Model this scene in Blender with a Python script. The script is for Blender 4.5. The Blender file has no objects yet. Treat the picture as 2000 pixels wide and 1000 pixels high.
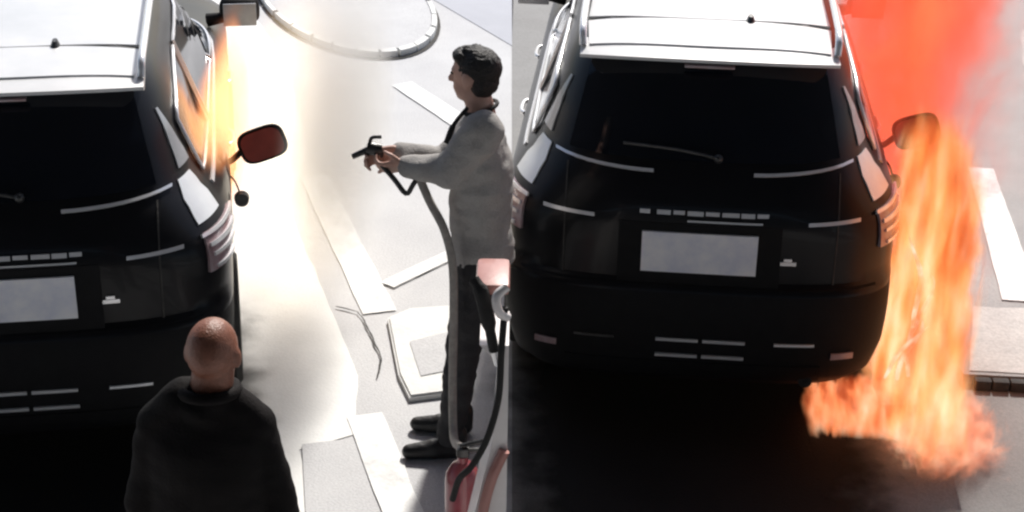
import bpy, bmesh, math, random
from mathutils import Vector, Matrix, noise as mnoise
random.seed(7)
R = math.radians
S = bpy.context.scene

# ------------------------------------------------------------------ camera
CAM_H, PITCH, ROLL, F = 4.05, 25.0, 1.0, 3320.0          # F in pixels of the 2000 px wide photograph
cam_d = bpy.data.cameras.new('camera')
cam = bpy.data.objects.new('camera', cam_d)
S.collection.objects.link(cam)
cam_d.sensor_width = 36.0
cam_d.lens = 36.0 * F / 2000.0
cam_d.clip_start, cam_d.clip_end = 0.05, 2000
CAM_M = Matrix.Translation((0, 0, CAM_H)) @ Matrix.Rotation(R(90 - PITCH), 4, 'X') @ Matrix.Rotation(R(ROLL), 4, 'Z')
cam.matrix_world = CAM_M
S.camera = cam

# ------------------------------------------------------------------ sky, sun, exposure
SUN_EL, SUN_AZ = 44.0, 14.0        # the sun stands ahead of the camera, a little to the right
w = bpy.data.worlds.new('World'); S.world = w; w.use_nodes = True
nt = w.node_tree
sky = nt.nodes.new('ShaderNodeTexSky'); sky.sky_type = 'NISHITA'; sky.sun_disc = False
sky.sun_elevation = R(SUN_EL); sky.sun_rotation = R(SUN_AZ)
sky.dust_density = 2.0
nt.links.new(sky.outputs[0], nt.nodes['Background'].inputs[0])
nt.nodes['Background'].inputs[1].default_value = 0.10
sd = bpy.data.lights.new('sun', 'SUN'); sd.energy = 4.6; sd.angle = R(5.0); sd.color = (1.0, 0.96, 0.90)
sun = bpy.data.objects.new('sun', sd); S.collection.objects.link(sun)
to_sun = Vector((math.sin(R(SUN_AZ)) * math.cos(R(SUN_EL)), math.cos(R(SUN_AZ)) * math.cos(R(SUN_EL)), math.sin(R(SUN_EL))))
sun.rotation_euler = to_sun.to_track_quat('Z', 'Y').to_euler()
sun.location = to_sun * 40
S.view_settings.view_transform = 'Standard'
S.view_settings.look = 'None'
S.view_settings.exposure = 0.3
S.view_settings.gamma = 1.0
S.view_settings.use_curve_mapping = False
S.render.engine = 'CYCLES'
S.cycles.use_denoising = True
S.cycles.pixel_filter_type = 'BLACKMAN_HARRIS'
S.cycles.filter_width = 2.4          # the soft picture of a surveillance camera
S.cycles.max_bounces = 8
S.cycles.volume_bounces = 1
S.cycles.volume_step_rate = 1.0
S.cycles.volume_max_steps = 256
S.cycles.sample_clamp_indirect = 4.0

# ------------------------------------------------------------------ pixel helpers
CR = CAM_M.to_3x3()
def ray(px, py):
    return CR @ Vector(((px - 1000) / F, (500 - py) / F, -1.0))
def G(px, py, z=0.0):                 # the point of the level z seen at a pixel
    d = ray(px, py); t = (z - CAM_H) / d.z
    return Vector((0, 0, CAM_H)) + d * t
def AY(px, py, Y):                    # the point at forward distance Y seen at a pixel
    d = ray(px, py); t = Y / d.y
    return Vector((0, 0, CAM_H)) + d * t

# ------------------------------------------------------------------ materials
MATS = {}
def principled(name, col, rough=0.5, metal=0.0, coat=0.0, spec=0.5, emit=None, es=0.0):
    m = bpy.data.materials.new(name); m.use_nodes = True
    b = m.node_tree.nodes['Principled BSDF']
    b.inputs['Base Color'].default_value = (*col, 1)
    b.inputs['Roughness'].default_value = rough
    b.inputs['Metallic'].default_value = metal
    b.inputs['Coat Weight'].default_value = coat
    b.inputs['Coat Roughness'].default_value = 0.06
    b.inputs['Specular IOR Level'].default_value = spec
    if emit:
        b.inputs['Emission Color'].default_value = (*emit, 1)
        b.inputs['Emission Strength'].default_value = es
    MATS[name] = m
    return m
def mottled(name, c1, c2, scale=4.0, rough=(0.6, 0.9), bump=0.2, bscale=60.0, detail=6.0, metal=0.0, coat=0.0, spec=0.4, fine=0.0):
    m = principled(name, c1, rough[0], metal, coat, spec)
    nt = m.node_tree; b = nt.nodes['Principled BSDF']
    tc = nt.nodes.new('ShaderNodeTexCoord')
    n = nt.nodes.new('ShaderNodeTexNoise'); n.inputs['Scale'].default_value = scale; n.inputs['Detail'].default_value = detail
    n.inputs['Roughness'].default_value = 0.62
    nt.links.new(tc.outputs['Object'], n.inputs['Vector'])
    r = nt.nodes.new('ShaderNodeValToRGB')
    r.color_ramp.elements[0].position = 0.35; r.color_ramp.elements[1].position = 0.68
    r.color_ramp.elements[0].color = (*c1, 1); r.color_ramp.elements[1].color = (*c2, 1)
    nt.links.new(n.outputs['Fac'], r.inputs['Fac'])
    out = r.outputs['Color']
    f = nt.nodes.new('ShaderNodeTexNoise'); f.inputs['Scale'].default_value = bscale; f.inputs['Detail'].default_value = 3
    nt.links.new(tc.outputs['Object'], f.inputs['Vector'])
    if fine > 0:
        mx = nt.nodes.new('ShaderNodeMix'); mx.data_type = 'RGBA'; mx.blend_type = 'OVERLAY'
        mx.inputs['Factor'].default_value = fine
        nt.links.new(out, mx.inputs['A']); nt.links.new(f.outputs['Fac'], mx.inputs['B'])
        out = mx.outputs['Result']
    nt.links.new(out, b.inputs['Base Color'])
    mr = nt.nodes.new('ShaderNodeMapRange'); mr.inputs['To Min'].default_value = rough[0]; mr.inputs['To Max'].default_value = rough[1]
    nt.links.new(n.outputs['Fac'], mr.inputs['Value']); nt.links.new(mr.outputs[0], b.inputs['Roughness'])
    bp = nt.nodes.new('ShaderNodeBump'); bp.inputs['Strength'].default_value = bump; bp.inputs['Distance'].default_value = 0.01
    nt.links.new(f.outputs['Fac'], bp.inputs['Height']); nt.links.new(bp.outputs[0], b.inputs['Normal'])
    return m
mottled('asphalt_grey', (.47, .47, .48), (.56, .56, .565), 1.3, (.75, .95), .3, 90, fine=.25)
mottled('concrete_pale', (.70, .70, .69), (.80, .80, .78), 1.6, (.7, .95), .2, 70, fine=.12)
mottled('road_far', (.37, .38, .42), (.45, .46, .50), .9, (.7, .95), .2, 60)
mottled('concrete_mid', (.42, .42, .41), (.54, .54, .52), 3.0, (.7, .95), .3, 70, fine=.3)
mottled('pavement_grey', (.26, .265, .265), (.36, .36, .355), 2.2, (.7, .95), .3, 80, fine=.3)
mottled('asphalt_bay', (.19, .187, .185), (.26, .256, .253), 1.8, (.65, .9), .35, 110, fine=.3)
mottled('ground_shade', (.006, .006, .007), (.02, .02, .022), 2.5, (.45, .8), .25, 90)
mottled('white_paint', (.70, .70, .69), (.80, .80, .79), 5.0, (.5, .8), .2, 60, fine=.15)
mottled('kerb_white', (.60, .60, .59), (.72, .72, .70), 7.0, (.6, .9), .3, 40, fine=.15)
mottled('dark_joint', (.03, .03, .03), (.07, .065, .06), 20.0, (.8, .95), .3, 60)
mottled('car_paint', (.004, .0045, .006), (.007, .007, .009), 3.0, (.30, .40), .0, 60, coat=.10, spec=.22)
mottled('roof_sky_sheen', (.58, .59, .60), (.70, .70, .71), 2.0, (.25, .4), .0, 60, coat=.4)
mottled('black_trim', (.005, .005, .006), (.009, .009, .010), 20.0, (.6, .8), .1, 120, spec=.2)
mottled('tinted_glass', (.004, .006, .010), (.006, .008, .013), 2.0, (.05, .12), .0, 60, spec=.35)
mottled('chrome', (.92, .92, .93), (.86, .86, .88), 12.0, (.15, .3), .0, 60, metal=.45)
mottled('silver_trim_glint', (.82, .84, .86), (.74, .76, .80), 9.0, (.3, .5), .02, 60, metal=.25, coat=.5)
mottled('quarter_glass', (.30, .31, .33), (.40, .41, .44), 6.0, (.12, .25), .0, 60, coat=.6)
mottled('lamp_lens', (.30, .18, .19), (.42, .36, .38), 14.0, (.08, .2), .0, 60, coat=1.0)
mottled('plate', (.72, .74, .84), (.88, .88, .91), 11.0, (.4, .6), .05, 60)
mottled('flap_fireglow', (.17, .022, .014), (.23, .035, .024), 9.0, (.4, .6), .1, 50)
mottled('rubber', (.012, .012, .012), (.025, .024, .023), 20.0, (.7, .9), .3, 80)
mottled('rim_metal', (.35, .35, .36), (.5, .5, .5), 10.0, (.25, .4), .1, 60, metal=1.0)
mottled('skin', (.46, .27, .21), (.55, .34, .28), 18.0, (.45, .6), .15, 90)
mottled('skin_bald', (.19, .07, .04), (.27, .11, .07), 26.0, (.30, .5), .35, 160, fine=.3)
mottled('hair_black', (.006, .005, .005), (.016, .013, .013), 70.0, (.4, .7), .9, 120)
mottled('jacket_grey', (.30, .285, .275), (.38, .365, .35), 6.0, (.8, .95), .5, 130, fine=.2)
mottled('collar_black', (.012, .011, .012), (.02, .02, .02), 25.0, (.7, .9), .4, 130)
mottled('trouser_dark', (.022, .022, .025), (.045, .043, .045), 8.0, (.8, .95), .5, 120)
mottled('jacket_black', (.006, .005, .005), (.009, .007, .007), 6.0, (.75, .9), .3, 110, spec=.15)
mottled('shoe_black', (.012, .012, .012), (.03, .03, .03), 20.0, (.35, .6), .3, 60)
mottled('glove_grey', (.10, .10, .10), (.17, .165, .165), 30.0, (.7, .9), .4, 100)
mottled('hose_grey', (.26, .24, .22), (.38, .35, .32), 30.0, (.5, .8), .3, 90)
mottled('metal_dark', (.05, .05, .05), (.09, .09, .09), 25.0, (.3, .5), .2, 90, metal=.8)
mottled('pump_white', (.74, .70, .69), (.82, .79, .78), 8.0, (.3, .5), .05, 60, coat=.4)
mottled('pump_pink', (.36, .15, .13), (.44, .21, .18), 9.0, (.35, .55), .1, 60, coat=.3)
mottled('extinguisher_red', (.22, .04, .055), (.30, .07, .08), 8.0, (.25, .4), .05, 60, coat=.5)
mottled('blocker_grey', (.05, .05, .055), (.08, .08, .085), 1.0, (.7, .9), .1, 30)
mottled('eye_dark', (.01, .008, .006), (.02, .015, .012), 60.0, (.1, .2), .0, 60)

def worn(name, amount):
    nt = MATS[name].node_tree; b = nt.nodes['Principled BSDF']; N, L = nt.nodes.new, nt.links.new
    tc = N('ShaderNodeTexCoord'); n = N('ShaderNodeTexNoise'); n.inputs['Scale'].default_value = 4; n.inputs['Detail'].default_value = 8; n.inputs['Roughness'].default_value = .75
    L(tc.outputs['Object'], n.inputs['Vector'])
    mr = N('ShaderNodeMapRange'); mr.inputs['From Min'].default_value = amount - .12; mr.inputs['From Max'].default_value = amount + .10; mr.inputs['To Min'].default_value = .62
    L(n.outputs['Fac'], mr.inputs['Value']); L(mr.outputs[0], b.inputs['Alpha'])
worn('white_paint', .44)

# ------------------------------------------------------------------ object helpers
COL = S.collection
def mesh_obj(name, verts, faces, mat, parent=None, smooth=True, sharp=None):
    me = bpy.data.meshes.new(name)
    me.from_pydata([tuple(v) for v in verts], [], faces)
    me.update()
    if smooth:
        me.shade_smooth()
        if sharp: me.set_sharp_from_angle(angle=R(sharp))
    if mat: me.materials.append(MATS[mat])
    o = bpy.data.objects.new(name, me); COL.objects.link(o)
    if parent is not None: o.parent = parent
    return o
def bm_obj(name, bm, mat, parent=None, smooth=True, sharp=35):
    me = bpy.data.meshes.new(name)
    bmesh.ops.recalc_face_normals(bm, faces=bm.faces[:])
    bm.to_mesh(me); bm.free()
    if smooth:
        me.shade_smooth()
        if sharp: me.set_sharp_from_angle(angle=R(sharp))
    me.materials.append(MATS[mat])
    o = bpy.data.objects.new(name, me); COL.objects.link(o)
    if parent is not None: o.parent = parent
    return o
def tag(o, label, cat=None, group=None, kind=None):
    if label: o['label'] = label
    if cat: o['category'] = cat
    if group: o['group'] = group
    if kind: o['kind'] = kind
    return o
def thing(name, label, cat, loc=(0, 0, 0), rz=0.0, group=None):
    o = bpy.data.objects.new(name, None); COL.objects.link(o)
    o.empty_display_size = 0.2
    o.location = loc; o.rotation_euler = (0, 0, rz)
    return tag(o, label, cat, group)
def copy_tree(o, parent=None):
    c = o.copy(); COL.objects.link(c)
    if parent is not None: c.parent = parent
    for ch in [x for x in o.children]:
        copy_tree(ch, c)
    return c
def box_bm(bm, c, s, rot=None, bevel=0.0):
    r = bmesh.ops.create_cube(bm, size=1.0)
    vs = r['verts']
    M = Matrix.Translation(c) @ (rot.to_4x4() if rot else Matrix.Identity(4)) @ Matrix.Diagonal((*s, 1))
    bmesh.ops.transform(bm, matrix=M, verts=vs)
    if bevel:
        es = list({e for v in vs for e in v.link_edges})
        bmesh.ops.bevel(bm, geom=es, offset=bevel, segments=2, affect='EDGES', profile=0.6)
def box(name, c, s, mat, parent=None, rot=None, bevel=0.01):
    bm = bmesh.new(); box_bm(bm, c, s, rot, bevel)
    return bm_obj(name, bm, mat, parent)
def tube_data(pts, rad, n=10, closed=False):
    pts = [Vector(p) for p in pts]; m = len(pts)
    rads = rad if isinstance(rad, (list, tuple)) else [rad] * m
    vs, fs = [], []
    up = Vector((0, 0, 1))
    prev = None
    for i, p in enumerate(pts):
        if closed: t = pts[(i + 1) % m] - pts[i - 1]
        else: t = pts[min(i + 1, m - 1)] - pts[max(i - 1, 0)]
        t.normalize()
        a = t.cross(prev if prev is not None else (up if abs(t.z) < .95 else Vector((1, 0, 0))))
        if prev is not None: a = (prev - t * prev.dot(t))
        else: a = a.cross(t) if a.length > 1e-6 else Vector((1, 0, 0))
        if a.length < 1e-6: a = Vector((1, 0, 0))
        a.normalize(); prev = a
        b = t.cross(a)
        for k in range(n):
            th = 2 * math.pi * k / n
            vs.append(p + (a * math.cos(th) + b * math.sin(th)) * rads[i])
    rng = m if closed else m - 1
    for i in range(rng):
        j = (i + 1) % m
        for k in range(n):
            l = (k + 1) % n
            fs.append((i * n + k, i * n + l, j * n + l, j * n + k))
    if not closed:
        fs.append(tuple(range(n - 1, -1, -1)))
        fs.append(tuple((m - 1) * n + k for k in range(n)))
    return vs, fs
def tube(name, pts, rad, mat, parent=None, n=10, closed=False):
    v, f = tube_data(pts, rad, n, closed)
    return mesh_obj(name, v, f, mat, parent, True, 60)
def smooth_path(pts, k=8):            # Catmull-Rom
    pts = [Vector(p) for p in pts]
    P = [pts[0] * 2 - pts[1]] + pts + [pts[-1] * 2 - pts[-2]]
    out = []
    for i in range(1, len(P) - 2):
        for j in range(k):
            t = j / k
            a, b, c, d = P[i - 1], P[i], P[i + 1], P[i + 2]
            out.append(.5 * ((2 * b) + (c - a) * t + (2 * a - 5 * b + 4 * c - d) * t * t + (3 * b - a - 3 * c + d) * t ** 3))
    out.append(pts[-1])
    return out
def sheet(name, pts, z, mat, label=None, cat=None, kind=None, th=0.0, wob=0.0, group=None, parent=None):
    """a flat polygon on the ground (pts are x,y); th gives it a raised body, wob roughens its edge"""
    P = []
    n = len(pts)
    for i in range(n):
        a, b = Vector(pts[i][:2]), Vector(pts[(i + 1) % n][:2])
        if wob:
            m = max(2, int((b - a).length / .05))
            nn = Vector((-(b - a).y, (b - a).x)).normalized()
            for k in range(m):
                q = a.lerp(b, k / m)
                q = q + nn * wob * mnoise.noise(Vector((q.x * 5, q.y * 5, z * 9 + 3)))
                P.append(q)
        else: P.append(a)
    bm = bmesh.new()
    vs = [bm.verts.new((p.x, p.y, z)) for p in P]
    f = bm.faces.new(vs)
    if f.normal.z < 0 or True:
        bm.normal_update()
        if f.normal.z < 0: f.normal_flip()
    if th:
        r = bmesh.ops.extrude_face_region(bm, geom=[f])
        nv = [e for e in r['geom'] if isinstance(e, bmesh.types.BMVert)]
        bmesh.ops.translate(bm, vec=(0, 0, -th), verts=vs)
        top = [e for e in r['geom'] if isinstance(e, bmesh.types.BMEdge)]
        if not wob:
            bmesh.ops.bevel(bm, geom=top, offset=min(.012, th * .3), segments=2, affect='EDGES')
    bmesh.ops.triangulate(bm, faces=[q for q in bm.faces if len(q.verts) > 4])
    o = bm_obj(name, bm, mat, parent, smooth=bool(th), sharp=40) if True else None
    return tag(o, label, cat, group, kind)
def px_poly(pp): return [G(x, y) for x, y in pp]

# ================================================================== SETTING
# ground to the horizon
o = mesh_obj('ground', [(-400, -400, 0), (400, -400, 0), (400, 400, 0), (-400, 400, 0)], [(0, 1, 2, 3)], 'asphalt_grey', smooth=False)
tag(o, None, None, None, 'structure')
# the far road, bluish, beyond the forecourt
far = [G(830, -10), G(1000, 90)]
d = (far[1] - far[0]).normalized()
A, B = far[0] - d * 3, far[1] + d * 0.02
o = sheet('road', [far[0] - d * 2.0, far[1], (0.0, far[1].y + 40), (far[0].x - 2, far[1].y + 40)], .004, 'road_far'); tag(o, None, kind='structure')
# the pale concrete apron beside the left car
o = sheet('concrete_apron', px_poly([(-60, 1060), (620, 1060), (585, 880), (690, 850), (700, 735), (640, 590), (560, 400), (600, 300), (560, 120), (430, -60), (-60, -60)]), .004, 'concrete_pale', wob=.012)
tag(o, None, kind='structure')
# the darker asphalt bay the right car stands on (starts at the joint between the bays)
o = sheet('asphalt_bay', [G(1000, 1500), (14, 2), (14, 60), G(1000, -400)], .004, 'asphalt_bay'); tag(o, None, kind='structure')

# pale grey pavement on the far side of the burning car, a raised slab with a kerb
slab = px_poly([(1880, 752), (2110, 762), (2200, 560), (2200, -80), (1700, -80), (1640, 60), (1660, 230), (1720, 480)])
o = sheet('pavement', slab, .06, 'pavement_grey', th=.055, wob=.02); tag(o, None, kind='structure')
for pp_, lab in (([(1900, 600), (2120, 605), (2120, 735), (1892, 725)], 'pale worn concrete patch behind the dark kerb blocks'), ([(1995, 60), (2120, 40), (2130, 300), (2060, 480), (2010, 330)], 'pale worn concrete patch on the far part of the pavement')):
    o = sheet('concrete_patch', [G(x, y, .06) for x, y in pp_], .064, 'concrete_mid', wob=.02); tag(o, lab, 'concrete patch')
kerb_root = thing('kerb', 'row of kerb blocks coloured dark as kerb shadow, edging the pale pavement beside the flames', 'kerb', G(1900, 755))
p0, p1 = G(1900, 757), G(2110, 767)
for k in range(6):
    a, b = p0.lerp(p1, k / 6), p0.lerp(p1, (k + .93) / 6)
    c = (a + b) / 2 - kerb_root.location
    dv = b - a
    box('kerb_block', (c.x, c.y - .012, .028), (dv.length, .05, .056), 'dark_joint', kerb_root, Matrix.Rotation(math.atan2(dv.y, dv.x), 3, 'Z'), .008)  # dark colour stands for the shadow line under the kerb edge
# painted line on the pavement
def stripe(name, a, b, wa, wb, z, label, mat='white_paint', group=None, pts=None):
    n = Vector((-(b - a).y, (b - a).x, 0)).normalized()
    o = sheet(name, [a + n * wa / 2, b + n * wb / 2, b - n * wb / 2, a - n * wa / 2], z, mat, wob=.006)
    return tag(o, label, 'road marking', group, None)
stripe('painted_line', G(1915, 330, .06), G(1995, 590, .06), .16, .20, .068, 'worn white line painted on the pavement beside the flames')

# ---- markings of the left bay
stripe('painted_line', G(612, 345), G(742, 612), .17, .18, .008, 'broad white line running from under the nozzle to the pump island')
stripe('painted_line', G(756, 560), G(905, 488), .10, .10, .012, 'short white line branching off towards the man in grey jacket')
stripe('painted_line', G(785, 165), G(915, 250), .16, .17, .008, 'white line slanting up to the face of the man in grey')
stripe('painted_line', G(712, 812), G(800, 1040), .17, .17, .008, 'white line below the pump island running out of the bay')
# the crack along the joint
def crack(px, wd, label):
    pts = [G(*p) for p in px]
    out = []
    for i in range(len(pts) - 1):
        for k in range(8):
            q = pts[i].lerp(pts[i + 1], k / 8)
            q += Vector((mnoise.noise(q * 9), mnoise.noise(q * 9 + Vector((5, 5, 5))), 0)) * .012
            out.append(q)
    vs, fs = [], []
    for i, q in enumerate(out):
        t = (out[min(i + 2, len(out) - 1)] - out[max(i - 2, 0)]).normalized()
        n = Vector((-t.y, t.x, 0)) * wd * (.5 + .5 * abs(mnoise.noise(q * 14)) * 2)
        vs += [(q + n).to_3d() + Vector((0, 0, .0125)), (q - n).to_3d() + Vector((0, 0, .0125))]
        if i: fs.append((2 * i - 2, 2 * i - 1, 2 * i + 1, 2 * i))
    o = mesh_obj('crack', vs, fs, 'dark_joint', smooth=False)
    return tag(o, label, 'crack')
crack([(655, 602), (700, 612), (722, 650), (745, 705), (735, 745)], .006, 'dark zigzag crack in the concrete below the broad white line')
# pump island: a raised block with a sunken grey centre
island = thing('pump_island', 'raised white concrete island block with a grey sunken centre beside the hose', 'island', G(822, 780))
ip = [p - island.location for p in px_poly([(757, 630), (800, 612), (905, 605), (925, 770), (800, 786), (778, 740)])]
sheet('island_block', ip, .035, 'kerb_white', th=.033, parent=island)
ip = [p - island.location for p in [G(x, y, .035) for x, y in [(800, 668), (892, 645), (900, 720), (822, 735)]]]
sheet('inner_panel', ip, .039, 'asphalt_grey', parent=island)
# low slab by the bottom edge
sheet('access_cover', px_poly([(590, 872), (690, 860), (745, 1060), (600, 1060)]), .012, 'asphalt_grey', 'grey rectangular cover slab set in the pale concrete', 'slab')

# ---- the oval planter island with kerb stones
oc = G(678, 12)
oval = thing('traffic_island', 'oval island ringed with white kerb stones and dark gaps', 'island', oc)
ov = []
for k in range(48):
    t = 2 * math.pi * k / 48
    u, v = 182 * math.cos(t), 92 * math.sin(t)
    ca, sa = math.cos(R(17)), math.sin(R(17))
    ov.append(G(678 + u * ca - v * sa, 12 + u * sa + v * ca) - oc)
sheet('island_top', [p * .955 for p in ov], .05, 'asphalt_grey', th=.045, parent=oval)
for k in range(0, 48, 2):
    a, b = ov[k], ov[(k + 2) % 48]
    m = ov[k + 1]
    gap = .06 if (k % 6) else .22
    a2, b2 = a.lerp(m, gap), b.lerp(m, gap)
    vs = []
    for z in (0.002, .055):
        for f in (1.0, .945):
            for p in (a2, m, b2): vs.append((p.x * f, p.y * f, z))
    # 0-2 outer low, 3-5 inner low, 6-8 outer top, 9-11 inner top
    fs = [(0, 1, 7, 6), (1, 2, 8, 7), (4, 3, 9, 10), (5, 4, 10, 11), (6, 7, 10, 9), (7, 8, 11, 10), (3, 0, 6, 9), (2, 5, 11, 8)]
    mesh_obj('kerb_stone', vs, fs, 'kerb_white', oval, smooth=False)
tag(mesh_obj('joint_ring', [((p * f).x, (p * f).y, z) for p in ov for f, z in ((1.035, .0085), (.90, .0085))],
         [(2 * i, 2 * ((i + 1) % 48), 2 * ((i + 1) % 48) + 1, 2 * i + 1) for i in range(48)], 'dark_joint', oval, smooth=False), None)

# ---- car shadow painted as a dark ground patch that thins to a ragged edge
def shade_material(name):
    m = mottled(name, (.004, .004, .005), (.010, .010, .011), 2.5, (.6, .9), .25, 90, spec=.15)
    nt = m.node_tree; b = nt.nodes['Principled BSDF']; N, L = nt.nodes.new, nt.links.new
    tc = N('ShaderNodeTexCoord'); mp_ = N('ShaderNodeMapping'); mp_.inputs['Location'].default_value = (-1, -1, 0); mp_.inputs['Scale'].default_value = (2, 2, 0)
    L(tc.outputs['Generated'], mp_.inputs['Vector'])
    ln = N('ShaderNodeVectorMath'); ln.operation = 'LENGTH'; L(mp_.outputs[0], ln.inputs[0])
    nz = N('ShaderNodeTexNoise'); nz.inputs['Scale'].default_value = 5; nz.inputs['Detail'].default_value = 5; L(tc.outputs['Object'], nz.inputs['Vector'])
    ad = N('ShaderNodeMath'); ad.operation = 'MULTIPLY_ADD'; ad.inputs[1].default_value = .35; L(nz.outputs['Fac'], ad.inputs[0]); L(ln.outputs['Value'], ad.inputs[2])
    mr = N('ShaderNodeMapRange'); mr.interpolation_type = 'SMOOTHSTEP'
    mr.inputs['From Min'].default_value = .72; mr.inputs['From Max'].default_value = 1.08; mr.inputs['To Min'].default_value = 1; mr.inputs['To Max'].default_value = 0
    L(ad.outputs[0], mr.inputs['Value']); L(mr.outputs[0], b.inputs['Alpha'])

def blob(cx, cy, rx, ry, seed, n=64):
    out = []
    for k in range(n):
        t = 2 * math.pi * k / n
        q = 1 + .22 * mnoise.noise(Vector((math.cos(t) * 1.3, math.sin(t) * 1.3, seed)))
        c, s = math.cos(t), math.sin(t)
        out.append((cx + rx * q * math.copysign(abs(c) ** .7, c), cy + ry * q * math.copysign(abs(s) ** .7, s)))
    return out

# ---- unseen canopy added to block skylight, above and behind the camera
can = thing('skylight_blocker', 'unseen dark canopy added to block skylight, on square columns', 'sky blocker', (0, -6, 0))
box('blocker_roof', (0, 4.4, 5.6), (26, 17.8, .5), 'blocker_grey', can, bevel=.02)
for x in (-9, 9):
    for y in (-3.0, 9.0): box('blocker_column', (x, y, 2.68), (.45, .45, 5.34), 'blocker_grey', can, bevel=.02)
low_blocker = thing('low_sky_blocker', 'unseen dark block added behind the forecourt to shut out low sky', 'added building', (0, -9, 0))  # unseen dark house added to block low sky behind the camera
box('blocker_wall', (0, -2, 2.0), (24, 4, 4.0), 'blocker_grey', low_blocker, bevel=.02)
for k in range(6): box('blocker_window', (-9 + k * 3.6, .01, 1.7), (2.6, .08, 1.8), 'tinted_glass', low_blocker, bevel=.01)

# ================================================================== CAR
def lerp_tab(tab, z):
    if z <= tab[0][0]: return tab[0][1]
    for (a, va), (b, vb) in zip(tab, tab[1:]):
        if z <= b:
            t = (z - a) / (b - a); t = t * t * (3 - 2 * t) * .5 + t * .5
            return va + (vb - va) * t
    return tab[-1][1]
W_T = [(.22, .78), (.32, .85), (.45, .885), (.62, .895), (.85, .90), (1.0, .90), (1.06, .885), (1.12, .845), (1.20, .79), (1.28, .755), (1.42, .715), (1.55, .665), (1.64, .615), (1.69, .56), (1.715, .47)]
YT_T = [(.22, .10), (.30, .02), (.42, 0), (.62, -.005), (.72, .015), (.75, .055), (.90, .05), (1.02, .045), (1.09, .06), (1.18, .10), (1.26, .16), (1.40, .235), (1.55, .325), (1.64, .385), (1.69, .43), (1.715, .56)]
YN_T = [(.22, 4.35), (.32, 4.5), (.6, 4.55), (.85, 4.45), (.98, 4.30), (1.04, 4.0), (1.08, 3.5), (1.12, 3.25), (1.30, 2.98), (1.50, 2.65), (1.64, 2.38), (1.69, 2.2), (1.715, 1.95)]
N_T = [(.22, 4.0), (.9, 3.6), (1.1, 3.2), (1.3, 3.4), (1.7, 3.2)]
RY_T = [(.22, .42), (.9, .55), (1.1, .75), (1.3, .80), (1.7, .6)]
def Pbody(z, s, sd=1):
    wd, yt, yn, n, ry = (lerp_tab(t, z) for t in (W_T, YT_T, YN_T, N_T, RY_T))
    rf = .9
    if s <= 1:
        a = max(0.0, min(1.0, s)) * math.pi / 2
        x = wd * math.sin(a) ** (2 / n) if a > 0 else 0.0
        y = yt + ry * (1 - max(0.0, math.cos(a)) ** (2 / n))
    elif s <= 2:
        x = wd; y = (yt + ry) + (yn - rf - yt - ry) * (s - 1)
    else:
        a = (3 - s) * math.pi / 2
        x = wd * math.sin(a) ** (2 / n) if a > 1e-9 else 0.0
        y = yn - rf * (1 - max(0.0, math.cos(a)) ** (2 / n))
    return Vector((x * sd, y, z))
def s_of_x(z, x):
    wd, n = lerp_tab(W_T, z), lerp_tab(N_T, z)
    return math.asin(min(1, max(0, x / wd)) ** (n / 2)) / (math.pi / 2)
def s_of_y(z, y):                      # on the straight side
    yt, yn, ry = lerp_tab(YT_T, z), lerp_tab(YN_T, z), lerp_tab(RY_T, z)
    if y <= yt + ry:
        n = lerp_tab(N_T, z)
        c = (1 - (y - yt) / ry) ** (n / 2)
        return math.acos(max(0, min(1, c))) / (math.pi / 2)
    return 1 + (y - yt - ry) / (yn - .9 - yt - ry)
def Nbody(z, s, sd):
    e = .004
    du = Pbody(z, s + e, sd) - Pbody(z, max(s - e, 1e-5), sd)
    dv = Pbody(z + e, s, sd) - Pbody(z - e, s, sd)
    n = du.cross(dv) * sd
    if n.length < 1e-9: return Vector((sd, 0, 0))
    return n.normalized()
def patch(name, rows, mat, parent, off=.004, th=.010):
    """rows: list of rows of (z, s, side) points lying on the body; makes a closed shell proud of the body"""
    nr, nc = len(rows), len(rows[0])
    top, bot = [], []
    for r in rows:
        for z, s, sd in r:
            p, n = Pbody(z, s, sd), Nbody(z, s, sd)
            top.append(p + n * off); bot.append(p + n * (off - th))
    vs = top + bot; N = nr * nc
    fs = []
    for i in range(nr - 1):
        for j in range(nc - 1):
            a, b, c, d = i * nc + j, i * nc + j + 1, (i + 1) * nc + j + 1, (i + 1) * nc + j
            fs += [(a, b, c, d), (N + d, N + c, N + b, N + a)]
    edge = [(0, j) for j in range(nc)] + [(i, nc - 1) for i in range(1, nr)] + [(nr - 1, j) for j in range(nc - 2, -1, -1)] + [(i, 0) for i in range(nr - 2, 0, -1)]
    L = [i * nc + j for i, j in edge]
    for k in range(len(L)):
        a, b = L[k], L[(k + 1) % len(L)]
        fs.append((b, a, N + a, N + b))
    bm = bmesh.new()
    bv = [bm.verts.new(v) for v in vs]
    for f in fs:
        try: bm.faces.new([bv[i] for i in f])
        except ValueError: pass
    return bm_obj(name, bm, mat, parent, True, 50)
def tail_row(z, x0, x1, n):            # row of points across the tail from x0 to x1 (signed)
    out = []
    for k in range(n):
        x = x0 + (x1 - x0) * k / (n - 1)
        out.append((z, s_of_x(z, abs(x)), 1 if x >= 0 else -1))
    return out
def tail_patch(name, x0, x1, z0, z1, mat, parent, off=.004, th=.01, n=9, m=3, zf=None):
    rows = []
    for i in range(m):
        t = i / (m - 1)
        row = []
        for k in range(n):
            x = x0 + (x1 - x0) * k / (n - 1)
            zz = z0 + (z1 - z0) * t + (zf(x) if zf else 0)
            row.append((zz, s_of_x(zz, abs(x)), 1 if x >= 0 else -1))
        rows.append(row)
    return patch(name, rows, mat, parent, off, th)
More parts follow.
